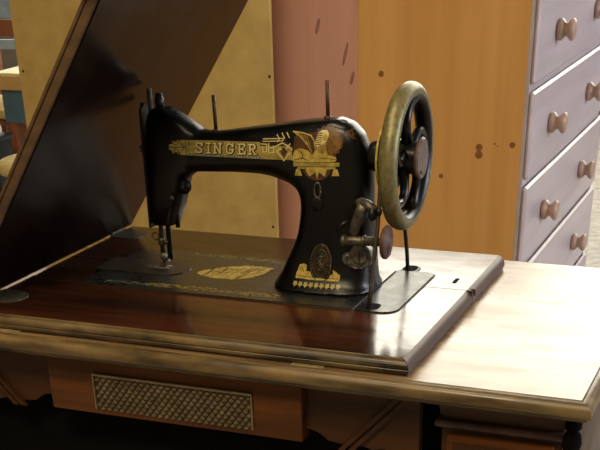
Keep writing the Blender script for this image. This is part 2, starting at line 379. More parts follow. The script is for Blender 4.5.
# drawer pedestals
for side in (0, 1):
    m_ = (lambda a, b: (381-b, 381-a)) if side else (lambda a, b: (a, b))
    a, b = m_(519, 652)
    bm = bmesh.new(); box(bm, a, b, -118, 290, -420, -41.2, 1)
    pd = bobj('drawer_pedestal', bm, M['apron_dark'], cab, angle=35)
    # cove and bead beneath the top
    bm = bmesh.new(); sweep(bm, [(a, 0, -1, 0), (a, -118, -1, -1), (b, -118, 1, -1), (b, 290, 1, 0)], [(0, -41.4), (9, -41.4), (7, -46), (3.6, -53), (2.2, -60), (2.2, -64), (0, -64)])
    bobj('cove_moulding', bm, M['apron_dark'], pd, angle=40)
    bm = bmesh.new(); sweep(bm, [(a, -60, -1, 0), (a, -118, -1, -1), (b, -118, 1, -1), (b, 290, 1, 0)], [(0, -68), (4, -68.5), (6.4, -70.5), (7, -73.5), (6, -76.5), (3.5, -78.2), (0, -79)])
    bobj('bead_moulding', bm, M['edge_side'], pd, angle=40)
    for k in range(2):
        zt = -84-k*168
        bm = bmesh.new(); box(bm, a+8, b-8, -128, -118.1, zt-158, zt, 2)
        d = bobj('drawer', bm, M['apron'], pd, angle=35)
        # carved frame, lozenge and scrolls on the drawer front
        bm = bmesh.new(); cx = (a+b)/2; cz = zt-79
        for q in (((a+16, zt-8), (b-16, zt-8), (b-16, zt-14), (a+16, zt-14)), ((a+16, zt-150), (b-16, zt-150), (b-16, zt-144), (a+16, zt-144)),
                  ((a+16, zt-14), (a+22, zt-14), (a+22, zt-144), (a+16, zt-144)), ((b-22, zt-14), (b-16, zt-14), (b-16, zt-144), (b-22, zt-144))):
            prism(bm, q, 'y', -131, -128.05)
        for s in (-1, 1):
            for s2 in (-1, 1):
                prism(bm, [(cx, cz+s2*58), (cx+s*5, cz+s2*58), (cx+s*36, cz), (cx+s*30, cz)], 'y', -131.5, -128.05)
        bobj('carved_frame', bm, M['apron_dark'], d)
        bm = bmesh.new(); lathe(bm, (cx, -128.1, cz), '-y', [(0, 5), (8, 4), (14, 9), (20, 9), (24, 5), (25, 0)], 20)
        bobj('knob', bm, M['carved'], d, True)
    # turned quarter posts at the outer front corner
    px_ = (663 if not side else 381-663)
    bm = bmesh.new()
    pr = [(0, 9), (14, 9), (16, 5), (22, 9), (30, 10.5), (38, 9), (44, 5), (48, 8), (52, 8), (56, 6), (120, 9.5), (240, 9), (320, 6), (324, 9), (340, 10), (350, 6), (376, 9), (378, 9)]
    lathe(bm, (px_, -131, -42), Vector((0, 0, -1)), pr, 20)
    bobj('turned_post', bm, M['well'], pd, True)
    bm = bmesh.new(); box(bm, px_-10, px_+10, -141, -112, -434, -420.2, 1); box(bm, min(px_, (a+b)/2), max(px_, (a+b)/2), -118, 290, -434, -420.2)
    bobj('pedestal_base', bm, M['apron_dark'], pd)
# iron stand
for xx in (-60, 440):
    bm = bmesh.new()
    for yy, s in ((-80, -1), (230, 1)):
        tube(bm, [(xx, yy, -331), (xx, yy-s*18, -430), (xx, yy+s*6, -560), (xx, yy+s*45, -700), (xx, yy+s*60, -775)], [13, 11, 10, 11, 13], 12)
        lathe(bm, (xx, yy+s*60, -785), 'z', [(0, 18), (6, 20), (16, 12)], 16)
    tube(bm, [(xx, -66, -420), (xx, 75, -560), (xx, 216, -420)], 7, 10)
    tube(bm, [(xx, -94, -620), (xx, 75, -500), (xx, 244, -620)], 7, 10)
    tube(bm, [(xx, -110, -700), (xx, 260, -700)], 8, 10)
    bobj('iron_leg_frame', bm, M['iron'], cab, True)
for yy, zz in ((250, -690), (-20, -700)):
    bm = bmesh.new(); tube(bm, [(-60, yy, zz), (440, yy, zz)], 9, 10); bobj('iron_stretcher', bm, M['iron'], cab, True)
bm = bmesh.new(); box(bm, 60, 320, -60, 160, -700, -690, 3)
for i in range(8): box(bm, 75+i*30, 90+i*30, -50, 150, -690, -686)
bobj('treadle_pedal', bm, M['iron'], cab)
def ring(bm, c, R, r, n=64, m=14, sx=1.0):
    """torus about the x axis"""
    vs = []
    for i in range(n):
        a = 2*pi*i/n
        vs.append([bm.verts.new(W(c[0]+r*sx*sin(2*pi*j/m), c[1]+(R+r*cos(2*pi*j/m))*cos(a), c[2]+(R+r*cos(2*pi*j/m))*sin(a))) for j in range(m)])
    fs = []
    for i in range(n):
        for j in range(m):
            f = bm.faces.new((vs[i][j], vs[(i+1) % n][j], vs[(i+1) % n][(j+1) % m], vs[i][(j+1) % m])); fs.append((f, j))
    return fs
bm = bmesh.new(); ring(bm, (383, 100, -500), 150, 10)
for k in range(6):
    a = k*pi/3; tube(bm, [(383, 100+15*cos(a), -500+15*sin(a)), (383, 100+146*cos(a), -500+146*sin(a))], 6, 10)
lathe(bm, (370, 100, -500), 'x', [(0, 20), (60, 20)], 20)
bobj('flywheel', bm, M['iron'], cab, True)
# belt plate with two holes
bm = bmesh.new()
prism(bm, [(374, 0), (404, 0)]+[(404+19*sin(radians(t)), 19-19*cos(radians(t))) for t in range(10, 91, 10)]+[(423, 158), (421, 168), (413, 173), (374, 173)], 'z', .15, 1.6)
bp = bobj('belt_plate', bm, M['beltplate'], cab)
bm = bmesh.new(); prism(bm, [(371, -1.6), (405, -1.6)]+[(405+20.5*sin(radians(t)), 19-20.6*cos(radians(t))) for t in range(10, 91, 10)]+[(425.5, 158), (423.5, 170), (414, 175), (371, 175)], 'z', .05, .14)
bobj('plate_gap_shade', bm, M['nail_gap'], bp)  # thin dark sheet painted in for the shaded gap round the plate
for q in ([rrect(379, 397, 3, 24, 6)], [rrect(373, 392, 176-2, 203, 8)]):
    pass
bm = bmesh.new(); prism(bm, rrect(377, 400, 4, 29, 8), 'z', 1.6, 1.75); bobj('belt_hole', bm, M['well'], bp)
bm = bmesh.new(); prism(bm, [(375, 172), (397, 172), (397, 192), (390, 199), (378, 199), (375, 192)], 'z', .15, 1.6); bobj('plate_ear', bm, M['beltplate'], bp)
bm = bmesh.new(); prism(bm, rrect(376.5, 395, 171, 196, 8), 'z', 1.6, 1.75); bobj('belt_hole', bm, M['well'], bp)

# ------------------------------------------------------------------ sewing machine
sm = thing('sewing_machine', 'black cast-iron sewing machine with gold decals and spoked handwheel on the table', 'sewing machine', 185, 87, 0)
bm = bmesh.new(); prism(bm, rrect(0, 370.5, 0, 173, 4), 'z', .1, 2.0)
bed = bobj('bed', bm, M['bedblack'], sm)
bm = bmesh.new()
sweep(bm, [(0, 0, -1, -1), (370.5, 0, 0, -1)], [(0, .1), (1.8, .1), (1.8, .5), (0, .9)])
bobj('bed_gap_shade', bm, M['nail_gap'], bed)  # dark strip standing for the shaded gap along the bed's front edge

# body: loft through (outer, inner) silhouette pairs, half-depth d, centre-line y
def superell(O, I, d, yc, n=28, e=3.0, O_=None):
    out = []
    cx, cz = (O[0]+I[0])/2, (O[1]+I[1])/2; hx, hz = (O[0]-I[0])/2, (O[1]-I[1])/2
    for k in range(n):
        t = 2*pi*k/n; c, s = cos(t), sin(t)
        u = math.copysign(abs(c)**(2/e), c); v = math.copysign(abs(s)**(2/e), s)
        out.append(W(cx+hx*u, yc+d*v, cz+hz*u))
    return out
def loft(bm, secs):
    rings = [[bm.verts.new(p) for p in superell(O, I, d, yc, 28, e)] for O, I, d, yc, e in secs]
    for A, B in zip(rings, rings[1:]):
        for k in range(len(A)): bm.faces.new((A[k], A[(k+1) % len(A)], B[(k+1) % len(B)], B[k]))
    bm.faces.new(rings[0]); bm.faces.new(rings[-1])
bm = bmesh.new()
loft(bm, [((375, 1.8), (241, 1.8), 52, 87, 3.2), ((374, 5), (243, 5), 51, 87, 3.2), ((371, 11), (247, 11), 44, 87, 3.2), ((370, 20), (253, 20), 38, 87, 3.6), ((369, 34), (260, 34), 34, 87, 4),
          ((368, 50), (268, 50), 31.5, 87, 4), ((368, 66), (274, 65), 30, 87, 4), ((367, 84), (277.5, 84), 29, 87, 4), ((366, 100), (278, 98), 28.5, 87, 3.6), ((366, 120), (276.5, 107), 28, 87, 3.4),
          ((365, 142), (273.5, 113), 28, 87, 3.2), ((361, 163), (268, 118), 28, 87, 3.2), ((354, 179), (261, 121.5), 27.5, 87, 3.2), ((342, 190), (252, 124), 27, 87, 3.2), ((325, 195), (241, 127), 27, 87, 3.2),
          ((301, 193), (227, 129), 26.5, 87, 3.2), ((275, 190), (211, 129.5), 26, 87, 3.2), ((244, 185), (196, 129.4), 25, 87, 3.2), ((213, 180.5), (180, 129), 24, 87, 3.2), ((183, 176), (160, 128), 23, 87, 3.2),
          ((163, 173.5), (148, 127.5), 22.5, 87, 3.2), ((148, 174), (136, 126.5), 22, 87, 3.2), ((132, 184), (112, 110), 19, 87, 3)])
# head
loft(bm, [((104, 61), (70, 60), 17, 86, 3.6), ((106, 72), (70, 66), 19, 86, 3.6), ((112, 84), (70, 84), 21, 86, 3.6), ((119, 104), (70.5, 104), 22, 86, 3.6), ((124, 122), (71, 122), 22.5, 86, 3.6),
          ((140, 140), (71.5, 142), 22.5, 86, 3.4), ((147, 160), (72, 162), 22, 86, 3.4), ((146, 172), (73, 174), 21, 86, 3.2), ((133, 183), (74, 186), 19, 86, 3), ((117, 192), (77, 193), 16, 86, 3), ((104, 199), (84, 198), 11, 86, 2.6)])
body = bobj('machine_arm', bm, M['japan'], sm, True)
rm = body.modifiers.new('r', 'REMESH'); rm.mode = 'VOXEL'; rm.voxel_size = .0018; rm.use_smooth_shade = True
sm_ = body.modifiers.new('s', 'SMOOTH'); sm_.factor = .6; sm_.iterations = 18
dg = bpy.context.evaluated_depsgraph_get(); dg.update()
ev = body.evaluated_get(dg); me = bpy.data.meshes.new_from_object(ev)
body.modifiers.clear(); body.data = me
if not me.materials: me.materials.append(M['japan'])
for p in me.polygons: p.use_smooth = True
mw = body.matrix_world.copy(); bpy.context.view_layer.update(); mw = body.matrix_world.copy()
bvh = BVHTree.FromPolygons([mw @ v.co for v in me.vertices], [tuple(p.vertices) for p in me.polygons])

def decal(name, polys, mat, parent, off=.25, front=True, step=4.0, zplane=None):
    """flat paint: polygons in (x,z) laid onto the front of the machine (or (x,y) on the bed)"""
    bm = bmesh.new()
    for poly in polys:
        vs = [bm.verts.new((p[0], 0, p[1])) for p in poly]
        try: bm.faces.new(vs)
        except ValueError: continue
    bmesh.ops.triangulate(bm, faces=bm.faces)
    xs = [v.co.x for v in bm.verts]; zs = [v.co.z for v in bm.verts]
    if front:
        x = math.ceil(min(xs)/step)*step
        while x < max(xs):
            bmesh.ops.bisect_plane(bm, geom=bm.verts[:]+bm.edges[:]+bm.faces[:], plane_co=(x, 0, 0), plane_no=(1, 0, 0)); x += step
        z = math.ceil(min(zs)/step)*step
        while z < max(zs):
            bmesh.ops.bisect_plane(bm, geom=bm.verts[:]+bm.edges[:]+bm.faces[:], plane_co=(0, 0, z), plane_no=(0, 0, 1)); z += step
        dead = []
        for v in bm.verts:
            hit, no, _, _ = bvh.ray_cast(W(v.co.x, -200, v.co.z), Vector((0, 1, 0)))
            if hit is None: dead.append(v)
            else: v.co = hit+Vector((0, -1, 0))*off/1000
        bmesh.ops.delete(bm, geom=dead, context='VERTS')
        for f in bm.faces:
            f.normal_update()
            if f.normal.y > 0: f.normal_flip()
    else:
        for v in bm.verts: v.co = W(v.co.x, v.co.z, zplane)
        for f in bm.faces:
            f.normal_update()
            if f.normal.z < 0: f.normal_flip()
    me = bpy.data.meshes.new(name); bm.to_mesh(me); bm.free()
    return link(name, me, mat, parent, True)
def S(px, py):          # decal drawing grid -> (x,z) on the machine front
    d = px-290
    return (272.5+1.247*d-.0006*d*d-.02*(py-150), 161.7+.057*d-1.09*(py-150))
def poly(*pp): return [S(*p) for p in pp]
def stroke(pts, w, conv=S, close=False):
    """polyline -> quads of width w in drawing units"""
    out = []
    P = list(pts)+([pts[0]] if close else [])
    for (x0, y0), (x1, y1) in zip(P, P[1:]):
        dx, dy = x1-x0, y1-y0; l = math.hypot(dx, dy) or 1
        nx_, ny_ = -dy/l*w/2, dx/l*w/2; ex, ey = dx/l*w*.3, dy/l*w*.3
        out.append([conv(x0+nx_-ex, y0+ny_-ey), conv(x1+nx_+ex, y1+ny_+ey), conv(x1-nx_+ex, y1-ny_+ey), conv(x0-nx_-ex, y0-ny_-ey)])
    return out
def circ(cx, cy, rx, ry, n=20, a0=0, a1=360): return [(cx+rx*cos(radians(a0+(a1-a0)*k/n)), cy+ry*sin(radians(a0+(a1-a0)*k/n))) for k in range(n+(a1-a0 != 360))]
def star(cx, cy, r0, r1, n, rot=0, sy=1): return [(cx+(r1 if k % 2 else r0)*cos(radians(rot)+pi*k/n), cy+sy*(r1 if k % 2 else r0)*sin(radians(rot)+pi*k/n)) for k in range(2*n)]
C_ = lambda L: [S(*p) for p in L]

# name band along the arm
let = decal('name_band', [poly((184.5, 141), (262, 142.3), (292, 147), (292, 160.2), (262, 159.4), (184.5, 156.6))], M['goldband'], sm, .22)
decal('band_shading', [poly((184.5, 154.6), (262, 157.2), (262, 159.4), (184.5, 156.6))], M['silver'], let, .3)
bt = []
for k in range(26): bt += stroke([(188+k*2.8, 154.6+k*.1), (188+k*2.8, 156.2+k*.1)], .5)
decal('band_ticks', bt, M['ink'], let, .36)
decal('band_ends', [C_(star(175, 147.8, 8.0, 5.2, 9))]+[poly((178, 140.5), (186, 141), (186, 156.6), (178, 156))], M['goldband'], let, .28)
decal('end_scrolls', stroke(circ(174, 143.6, 2.2, 2), .7, close=True)+stroke(circ(174.5, 151.8, 2.2, 2), .7, close=True)+stroke([(168, 147.8), (182, 148.2)], .8)
      + stroke([(179, 144), (182.5, 148), (179, 152)], .8)+stroke([(183.6, 141), (183.6, 156)], .7)+stroke([(186.3, 141.3), (186.3, 156.3)], .5), M['ink'], let, .36)
# slab-serif letters
G = {
 'S': [[(6.0, 2.4), (5.2, .6), (3.2, 0), (1.4, .6), (.9, 2.2), (1.7, 3.7), (4.6, 5.1), (5.9, 6.5), (5.4, 8.4), (3.4, 9.1), (1.4, 8.5), (.6, 6.9)], [(6.0, 0), (6.0, 2.6)], [(.6, 6.6), (.6, 9.2)]],
 'I': [[(2.6, 0), (2.6, 9)], [(.8, 0), (4.4, 0)], [(.8, 9), (4.4, 9)]],
 'N': [[(1.4, 0), (1.4, 9)], [(1.4, 0), (6.2, 9)], [(6.2, 0), (6.2, 9)], [(.1, 0), (2.2, 0)], [(4.9, 0), (7.5, 0)], [(.1, 9), (2.8, 9)]],
 'G': [[(6.6, 2.8), (5.6, .7), (3.8, 0), (2, .7), (1, 2.6), (1, 6.4), (2, 8.3), (3.8, 9), (5.6, 8.5), (6.4, 7.2), (6.4, 5.2)], [(4.4, 5.2), (7.4, 5.2)], [(6.6, 0), (6.6, 2.8)]],
 'E': [[(1.6, 0), (1.6, 9)], [(.3, 0), (6.2, 0), (6.2, 2.2)], [(.3, 9), (6.4, 9), (6.4, 6.8)], [(1.6, 4.4), (4.6, 4.4)], [(4.6, 3.2), (4.6, 5.6)]],
 'R': [[(1.6, 0), (1.6, 9)], [(.3, 0), (4.6, 0), (6, 1), (6, 3.3), (4.6, 4.4), (1.6, 4.4)], [(3.6, 4.4), (5.8, 9), (7.4, 9)], [(.3, 9), (3, 9)]]}
def letters(w, dx=0, dy=0):
    out = []
    xs = {0: 193, 1: 203.4, 2: 211.2, 3: 223.6, 4: 236.2, 5: 247}
    for i, ch in enumerate('SINGER'):
        for pl in G[ch]:
            out += stroke([(xs[i]+p[0]*1.13+dx, 143.7+p[1]*1.07+i*.22+dy) for p in pl], w)
    return out
decal('lettering_shadow', letters(3.0, .5, .3), M['ink'], let, .42)
decal('lettering', letters(1.55), M['cream'], let, .5)
# ornamental fretwork between name and emblem
decal('fretwork', [poly((259, 141), (263, 137.5), (283, 136.5), (285, 139), (288, 142), (288, 146), (259, 146))], M['ink'], let, .34)
fr = []
for y in (138.6, 141.0): fr += stroke([(262, y+.6), (282, y)], .8)
fr += stroke([(260, 144), (266, 144.4), (266, 152), (262, 152), (262, 147.5)], 1)+stroke([(268, 143.5), (268, 152.5), (273, 152.5), (273, 146)], 1)
fr += stroke([(270, 148), (276, 146), (282, 143), (288, 146), (292, 150)], 1.2)+stroke([(276, 152), (280, 148), (283, 155)], 1.2)+stroke([(290, 144), (286, 148), (283, 155)], 1.2)
fr += stroke([(277, 152), (283.5, 161), (290, 152)], 1)+stroke([(276, 135), (279, 139), (277, 142)], .9)+stroke([(281, 133.5), (284, 138), (282, 141)], .9)+stroke([(286, 133), (289, 138)], .9)
decal('fretwork_lines', fr, M['cream'], let, .46)
decal('fretwork_diamond', [poly((279.5, 151.5), (283.5, 147), (287.5, 151.5), (283.5, 157.5))], M['umber'], let, .55)
# winged sphinx emblem
sp = decal('sphinx_emblem', [C_(star(327, 143, 17, 14.8, 20, 0, 1.0)), poly((294, 137), (312, 133), (320, 150), (300, 158), (293, 150))], M['umber'], sm, .24)
decal('emblem_glow', [C_(star(329.5, 144, 12.5, 10, 16, 0, 1.1))], M['amber'], sp, .32)
decal('emblem_base', [poly((293, 162.5), (341, 162.5), (341, 166.5), (293, 166.5)), poly((297, 167), (337, 167), (337, 169), (297, 169))], M['goldband'], sp, .34)
decal('emblem_sunburst', [C_(circ(318, 167, 15.5, 13.5, 20, 0, 180))], M['umber'], sp, .3)
decal('sunburst_rays', [poly(*[(p[0], max(p[1], 167.2)) for p in star(318, 168, 12.5, 5, 9, 10, .9)]), poly((296, 169), (300, 169), (302, 176), (294, 176)), poly((335, 169), (339, 169), (341, 176), (333, 176))], M['gold'], sp, .42)
decal('sphinx_body', [poly((292.5, 156), (294.5, 150.5), (299, 148.5), (304, 148.8), (310, 152), (318, 155), (323, 150), (327, 150), (329, 155), (337, 157), (338, 160), (336, 162), (294, 162), (292, 160)),
                      poly((318, 141), (326, 141), (327, 152), (322, 156), (317, 150))], M['gold'], sp, .44)
wing = [poly((292.5, 132.2), (303, 133.6), (311, 136), (314.5, 141), (316, 149), (313, 155.5), (309, 151), (306, 146.5), (303, 143), (299.5, 138.4), (296, 135.3))]
decal('sphinx_wing', wing, M['umber'], sp, .5)
fe = []
for k in range(6): fe += stroke([(294+k*2.6, 133+k*.7), (301+k*2.2, 137.5+k*2.6), (308+k*1.0, 144+k*2.2)], .55)
fe += stroke([(292.5, 132), (303, 133.4), (311, 135.8), (314.6, 141), (316, 149)], 1.3)
decal('wing_feathers', fe, M['gold'], sp, .56)
decal('sphinx_head', [poly((318, 133.5), (322, 130.6), (327, 131), (329, 134), (328.6, 138), (327, 142), (324, 144), (318, 147), (315, 145), (316.5, 139))], M['cream'], sp, .54)
hl = []
for k in range(6): hl += stroke([(316.5-k*.1, 134.5+k*2.0), (322.5-k*.2, 133.6+k*2.1)], .8)
decal('headdress_stripes', hl, M['ink'], sp, .62)
decal('sphinx_face', [C_(circ(325.6, 138, 2.4, 3.2, 14))], M['gold'], sp, .66)
bs = []
for k in range(5): bs += stroke([(320+k*1.5, 145), (318.6+k*1.5, 153)], .6)
bs += stroke([(294, 160), (303, 158), (309, 160.5)], .7)+stroke([(298, 149.5), (303, 154), (302, 159)], .8)+stroke([(322, 158), (337, 159.2)], .6)
decal('body_lines', bs, M['umber'], sp, .6)
decal('worn_patch', [poly((344, 133), (349, 131), (354, 134), (357, 139), (353, 141), (349, 138), (345, 137))], M['umber'], body, .25)

# base gold ornament
def Bz(px, py): return (311.0+1.26*(px-321), 42.5-1.2*(py-259)+.06*(px-321))
def rag(poly_, j=.5):
    out = []
    for (x0, y0), (x1, y1) in zip(poly_, poly_[1:]+poly_[:1]):
        n = max(1, int(math.hypot(x1-x0, y1-y0)/1.6))
        for k in range(n):
            t = k/n; out.append((x0+(x1-x0)*t+random.uniform(-j, j), y0+(y1-y0)*t+random.uniform(-j, j)))
    return out
bo = decal('base_ornament', [[Bz(*p) for p in rag([(297, 273.5), (300, 266), (304, 265), (307, 266), (306, 272), (336, 275), (334, 270), (338, 272), (342, 275), (342, 280.5), (320, 280), (296, 278.6)], .35)]], M['gold'], sm, .3)
dp = []
for k in range(9):
    cx = 297+k*5.6; cy = 283.3+k*.25
    dp.append([Bz(*p) for p in star(cx, cy, 2.6, 1.6, 5, 20, 1.1)])
decal('ornament_drops', dp, M['goldband'], bo, .34)
decal('ornament_lines', stroke([(299, 276.5), (320, 277.8), (341, 278.4)], .6, Bz)+stroke([(301, 268), (305, 273)], .7, Bz), M['umber'], bo, .42)
# oval badge
def badge_frame(x, z):
    h, n, _, _ = bvh.ray_cast(W(x, -200, z), Vector((0, 1, 0))); return h, n
h, n = badge_frame(312.5, 36)
bm = bmesh.new()
xa = Vector((1, 0, 0)); za = n.cross(xa).normalized(); za = za if za.z > 0 else -za; nn = n if n.y < 0 else -n
def oval_plate(bm, rx, rz, w0, w1, n_=40):
    A = [bm.verts.new(h+xa*rx*cos(2*pi*k/n_)/1000+za*rz*sin(2*pi*k/n_)/1000+nn*w0/1000) for k in range(n_)]
    B = [bm.verts.new(h+xa*(rx-.6)*cos(2*pi*k/n_)/1000+za*(rz-.6)*sin(2*pi*k/n_)/1000+nn*w1/1000) for k in range(n_)]
    for k in range(n_): bm.faces.new((A[k], A[(k+1) % n_], B[(k+1) % n_], B[k]))
    bm.faces.new(B); bm.faces.new(A[::-1])
oval_plate(bm, 15.2, 24, -2.5, 2.0)
bd = bobj('oval_badge', bm, M['bronze'], sm)
bm = bmesh.new()
def bt_(u, v, w=2.3): q = h+xa*u/1000+za*v/1000+nn*w/1000; return (q.x*1000, q.y*1000, q.z*1000-H0)
tube(bm, [bt_(13*cos(t), 21.5*sin(t), 2.2) for t in [2*pi*k/36 for k in range(37)]], .7, 6)
tube(bm, [bt_(9.5*cos(t), 16*sin(t), 2.2) for t in [2*pi*k/36 for k in range(37)]], .5, 6)
tube(bm, [bt_(u, v) for u, v in [(3, 6), (1.5, 8), (-1.5, 8), (-3.2, 5.5), (-2, 2), (2, -1.5), (3.4, -5), (1.6, -8), (-1.6, -8), (-3.2, -6)]], .9, 6)
tube(bm, [bt_(0, 11), bt_(0, -11)], .5, 6); tube(bm, [bt_(-5, -10), bt_(4, 2)], .5, 6); tube(bm, [bt_(5, -10), bt_(-4, 2)], .5, 6)
bobj('badge_relief', bm, M['steeld'], bd, True)
# sliding keyhole cover on the pillar
h, n = badge_frame(307, 114)
yk_ = h.y*1000
bm = bmesh.new()
tube(bm, [(307+4*cos(t), yk_-1.0, 119+8.5*sin(t)) for t in [2*pi*k/24 for k in range(25)]], 1.5, 8)
kc = bobj('keyhole_loop', bm, M['steeld'], sm, True)
bm = bmesh.new(); lathe(bm, (305.5, yk_+2, 104), '-y', [(0, 8.5), (3.6, 8.5), (4.6, 7), (4.8, 0)], 24); bobj('cover_disc', bm, M['face'], sm, True)

# bed ornament
ovc = [(128, 82), (140, 72), (160, 66), (185, 68), (205, 80), (214, 104), (216, 126), (205, 132), (182, 132), (160, 124), (140, 106), (130, 92)]
decal('bed_oval_ornament', [rag([(128+ (x-128)*1.0, y) for x, y in ovc], 2.6)], M['gold'], bed, front=False, zplane=2.08)
vs_ = [stroke([(146+k*9, 84+k*3.2), (152+k*9, 112+k*2.4)], 1.1, lambda a, b: (a, b)) for k in range(7)]
decal('ornament_shading', [q for v in vs_ for q in v]+stroke([(138, 92), (170, 94), (206, 118)], 1.6, lambda a, b: (a, b))+stroke([(150, 104), (178, 112), (204, 125)], 1.6, lambda a, b: (a, b)), M['umber'], bed, front=False, zplane=2.14)
def speck(x0, x1, y0, y1, n, r=(1.2, 3.2)):
    out = []
    for _ in range(n):
        x, y = random.uniform(x0, x1), random.uniform(y0, y1); a = random.uniform(*r)
        out.append([(x+a*1.5*cos(t)*random.uniform(.6, 1.2), y+a*.8*sin(t)*random.uniform(.6, 1.2)) for t in [2*pi*k/7 for k in range(7)]])
    return out
decal('front_border', speck(30, 130, 12, 22, 70, (.8, 1.8)), M['silver'], bed, front=False, zplane=2.08)
decal('front_border', speck(90, 268, 12, 25, 190, (1.2, 2.6)), M['goldband'], bed, front=False, zplane=2.10)
decal('back_border', speck(85, 232, 156, 168, 170, (1.2, 2.8)), M['goldband'], bed, front=False, zplane=2.08)
# slide plates / needle plate
bm = bmesh.new()
prism(bm, [(-12, 58), (84, 58)]+[(84+29*sin(radians(t)), 87-29*cos(radians(t))) for t in range(8, 180, 8)]+[(84, 116), (-12, 116)], 'z', 2.0, 3.2)
npl = bobj('slide_plate', bm, M['plate'], sm)
bm = bmesh.new(); prism(bm, rrect(62, 92, 76, 98, 4), 'z', 3.2, 3.6); bobj('feed_plate', bm, M['steeld'], npl)
# face plate and head fittings
bm = bmesh.new()
prism(bm, [(73, 57), (101, 57), (101, 194), (84, 202), (74, 195)], 'x', 67.4, 70.6)
bobj('face_plate', bm, M['face'], sm)
bm = bmesh.new(); lathe(bm, (67.4, 78, 151), Vector((-1, 0, 0)), [(0, 4.5), (3, 4.5), (4, 3), (4, 0)], 18); bobj('face_plate_screw', bm, M['steeld'], sm, True)
bm = bmesh.new(); tube(bm, [(80, 82, 219), (79.5, 82, 16)], 3.1, 14)
lathe(bm, (79.5, 82, 34), 'z', [(0, 3), (1, 5.2), (9, 5.2), (10, 3)], 18); tube(bm, [(79.5, 82, 39), (88, 78, 39)], 2.2, 10)
nb = bobj('needle_bar', bm, M['steeld'], sm, True)
bm = bmesh.new(); tube(bm, [(79.5, 82, 34), (79.5, 82, 8), (79.5, 82, 3.4)], [1.0, .8, .3], 8)
bobj('needle', bm, M['steel'], nb, True)
bm = bmesh.new(); tube(bm, [(72+5*cos(t), 80, 45+4.5*sin(t)) for t in [2*pi*k/20 for k in range(21)]], .8, 6); bobj('thread_guide', bm, M['steeld'], nb, True)
bm = bmesh.new()
tube(bm, [(89.5, 88, 213), (89.5, 88, 180), (87, 88, 62), (86.5, 88, 14)], [4.2, 4.2, 3.4, 3.4], 14); lathe(bm, (89.5, 88, 196), 'z', [(0, 5.5), (6, 5.8), (12, 5.4), (14, 3)], 16)
pb = bobj('presser_bar', bm, M['face'], sm, True)
bm = bmesh.new()
tube(bm, [(86, 86, 16), (82, 83, 12), (76, 80, 7)], [3.4, 3, 2.4], 10)
for s in (-4, 4): tube(bm, [(88, 83+s, 6), (76, 81+s, 5.6), (66, 79+s*.9, 5.4), (58, 78+s*.6, 8)], [1.8, 2.2, 2, 1.2], 8, flat=.5)
lathe(bm, (84, 80, 22), '-y', [(0, 3.5), (5, 4.5), (8, 4.5), (8.5, 0)], 14)
bobj('presser_foot', bm, M['steel'], pb, True)
bm = bmesh.new(); tube(bm, [(105.5, 82, 84), (105, 82, 74), (104.6, 82, 58)], [2.8, 2.6, 3], 12)
tube(bm, [(90, 96, 66), (104, 82, 76)], 2.5, 10); bobj('presser_lifter', bm, M['face'], sm, True)
bm = bmesh.new(); lathe(bm, (121, 78, 110), Vector((.25, -1, 0)), [(-6, 3), (0, 5.5), (2, 9), (4, 5), (6, 9), (8, 6), (14, 3), (15, 0)], 22)
bobj('tension_dial', bm, M['face'], sm, True)
bm = bmesh.new(); lathe(bm, (109, 64, 98), '-y', [(0, 3), (3, 3), (3.6, 0)], 14); bobj('head_screw', bm, M['steeld'], sm, True)
bm = bmesh.new(); tube(bm, [(66, 84, 150), (65.5, 84, 172), (66, 84, 196), (67, 84, 203)], [1.8, 2.0, 1.8, 1.4], 10); bobj('take_up_lever', bm, M['face'], sm, True)
# spool pins
for (x0, z0, x1, z1, y) in ((164.6, 172, 163.6, 213.3, 87), (310, 192, 309.6, 233.3, 87)):
    bm = bmesh.new(); tube(bm, [(x0, y, z0), (x1, y, z1)], 2.3, 12); lathe(bm, (x0, y, z0), 'z', [(0, 5), (3.0, 4.6), (4, 2.4)], 16)
    bobj('spool_pin', bm, M['rust'], sm, True)
hh_, n, _, _ = bvh.ray_cast(W(333, 78, 400), Vector((0, 0, -1)))
bm = bmesh.new(); lathe(bm, (333, 78, hh_.z*1000-H0-1.2), n, [(0, 4.6), (1.6, 4.6), (1.7, 0)], 20); bobj('oil_hole', bm, M['nail_gap'], sm)

# handwheel ---------------------------------------------------------------
WC = (407, 87, 155)
bm = bmesh.new(); fs = ring(bm, WC, 70, 9.4, 96, 20, 1.15)
for f, j in fs:
    t = 2*pi*(j+.5)/20
    f.material_index = 0 if (cos(t) > -.25 or sin(t) < -.55) else 1
hw = bobj('handwheel', bm, None, sm, True, mats=[M['worn'], M['japan']])
bm = bmesh.new()
for k in range(5):
    a = 2*pi*k/5+.35; pts = []
    for i in range(9):
        t = i/8; r = 13+53*t; aa = a+.42*sin(t*pi)-.35*t
        pts.append((WC[0]-1+3*sin(t*pi), WC[1]+r*cos(aa), WC[2]+r*sin(aa)))
    bm2 = bmesh.new(); tube(bm2, pts, [8, 6.5, 5.6, 5.2, 5.0, 5.2, 5.8, 7, 9], 12)
    bobj('spoke', bm2, M['japan'], hw, True)
bm.free()
bm = bmesh.new(); lathe(bm, (364, 87, 155), 'x', [(0, 15), (5, 17), (12, 17), (13, 13), (16, 13), (17, 34), (19, 38), (22, 36), (24, 33), (27, 36), (29, 38), (31, 36), (33, 20), (38, 18), (54, 17), (58, 15), (62, 14)], 48)
bobj('hub', bm, M['japan'], hw, angle=35)
bm = bmesh.new(); lathe(bm, (381.2, 87, 155), 'x', [(0, 38.2), (2.4, 38.2), (2.4, 30)], 48); plab(bobj('pulley_highlight', bm, M['gold'], hw, True), 'gold line painted as the highlight on the belt pulley')  # gold ring puts the pulley's cream highlight into colour
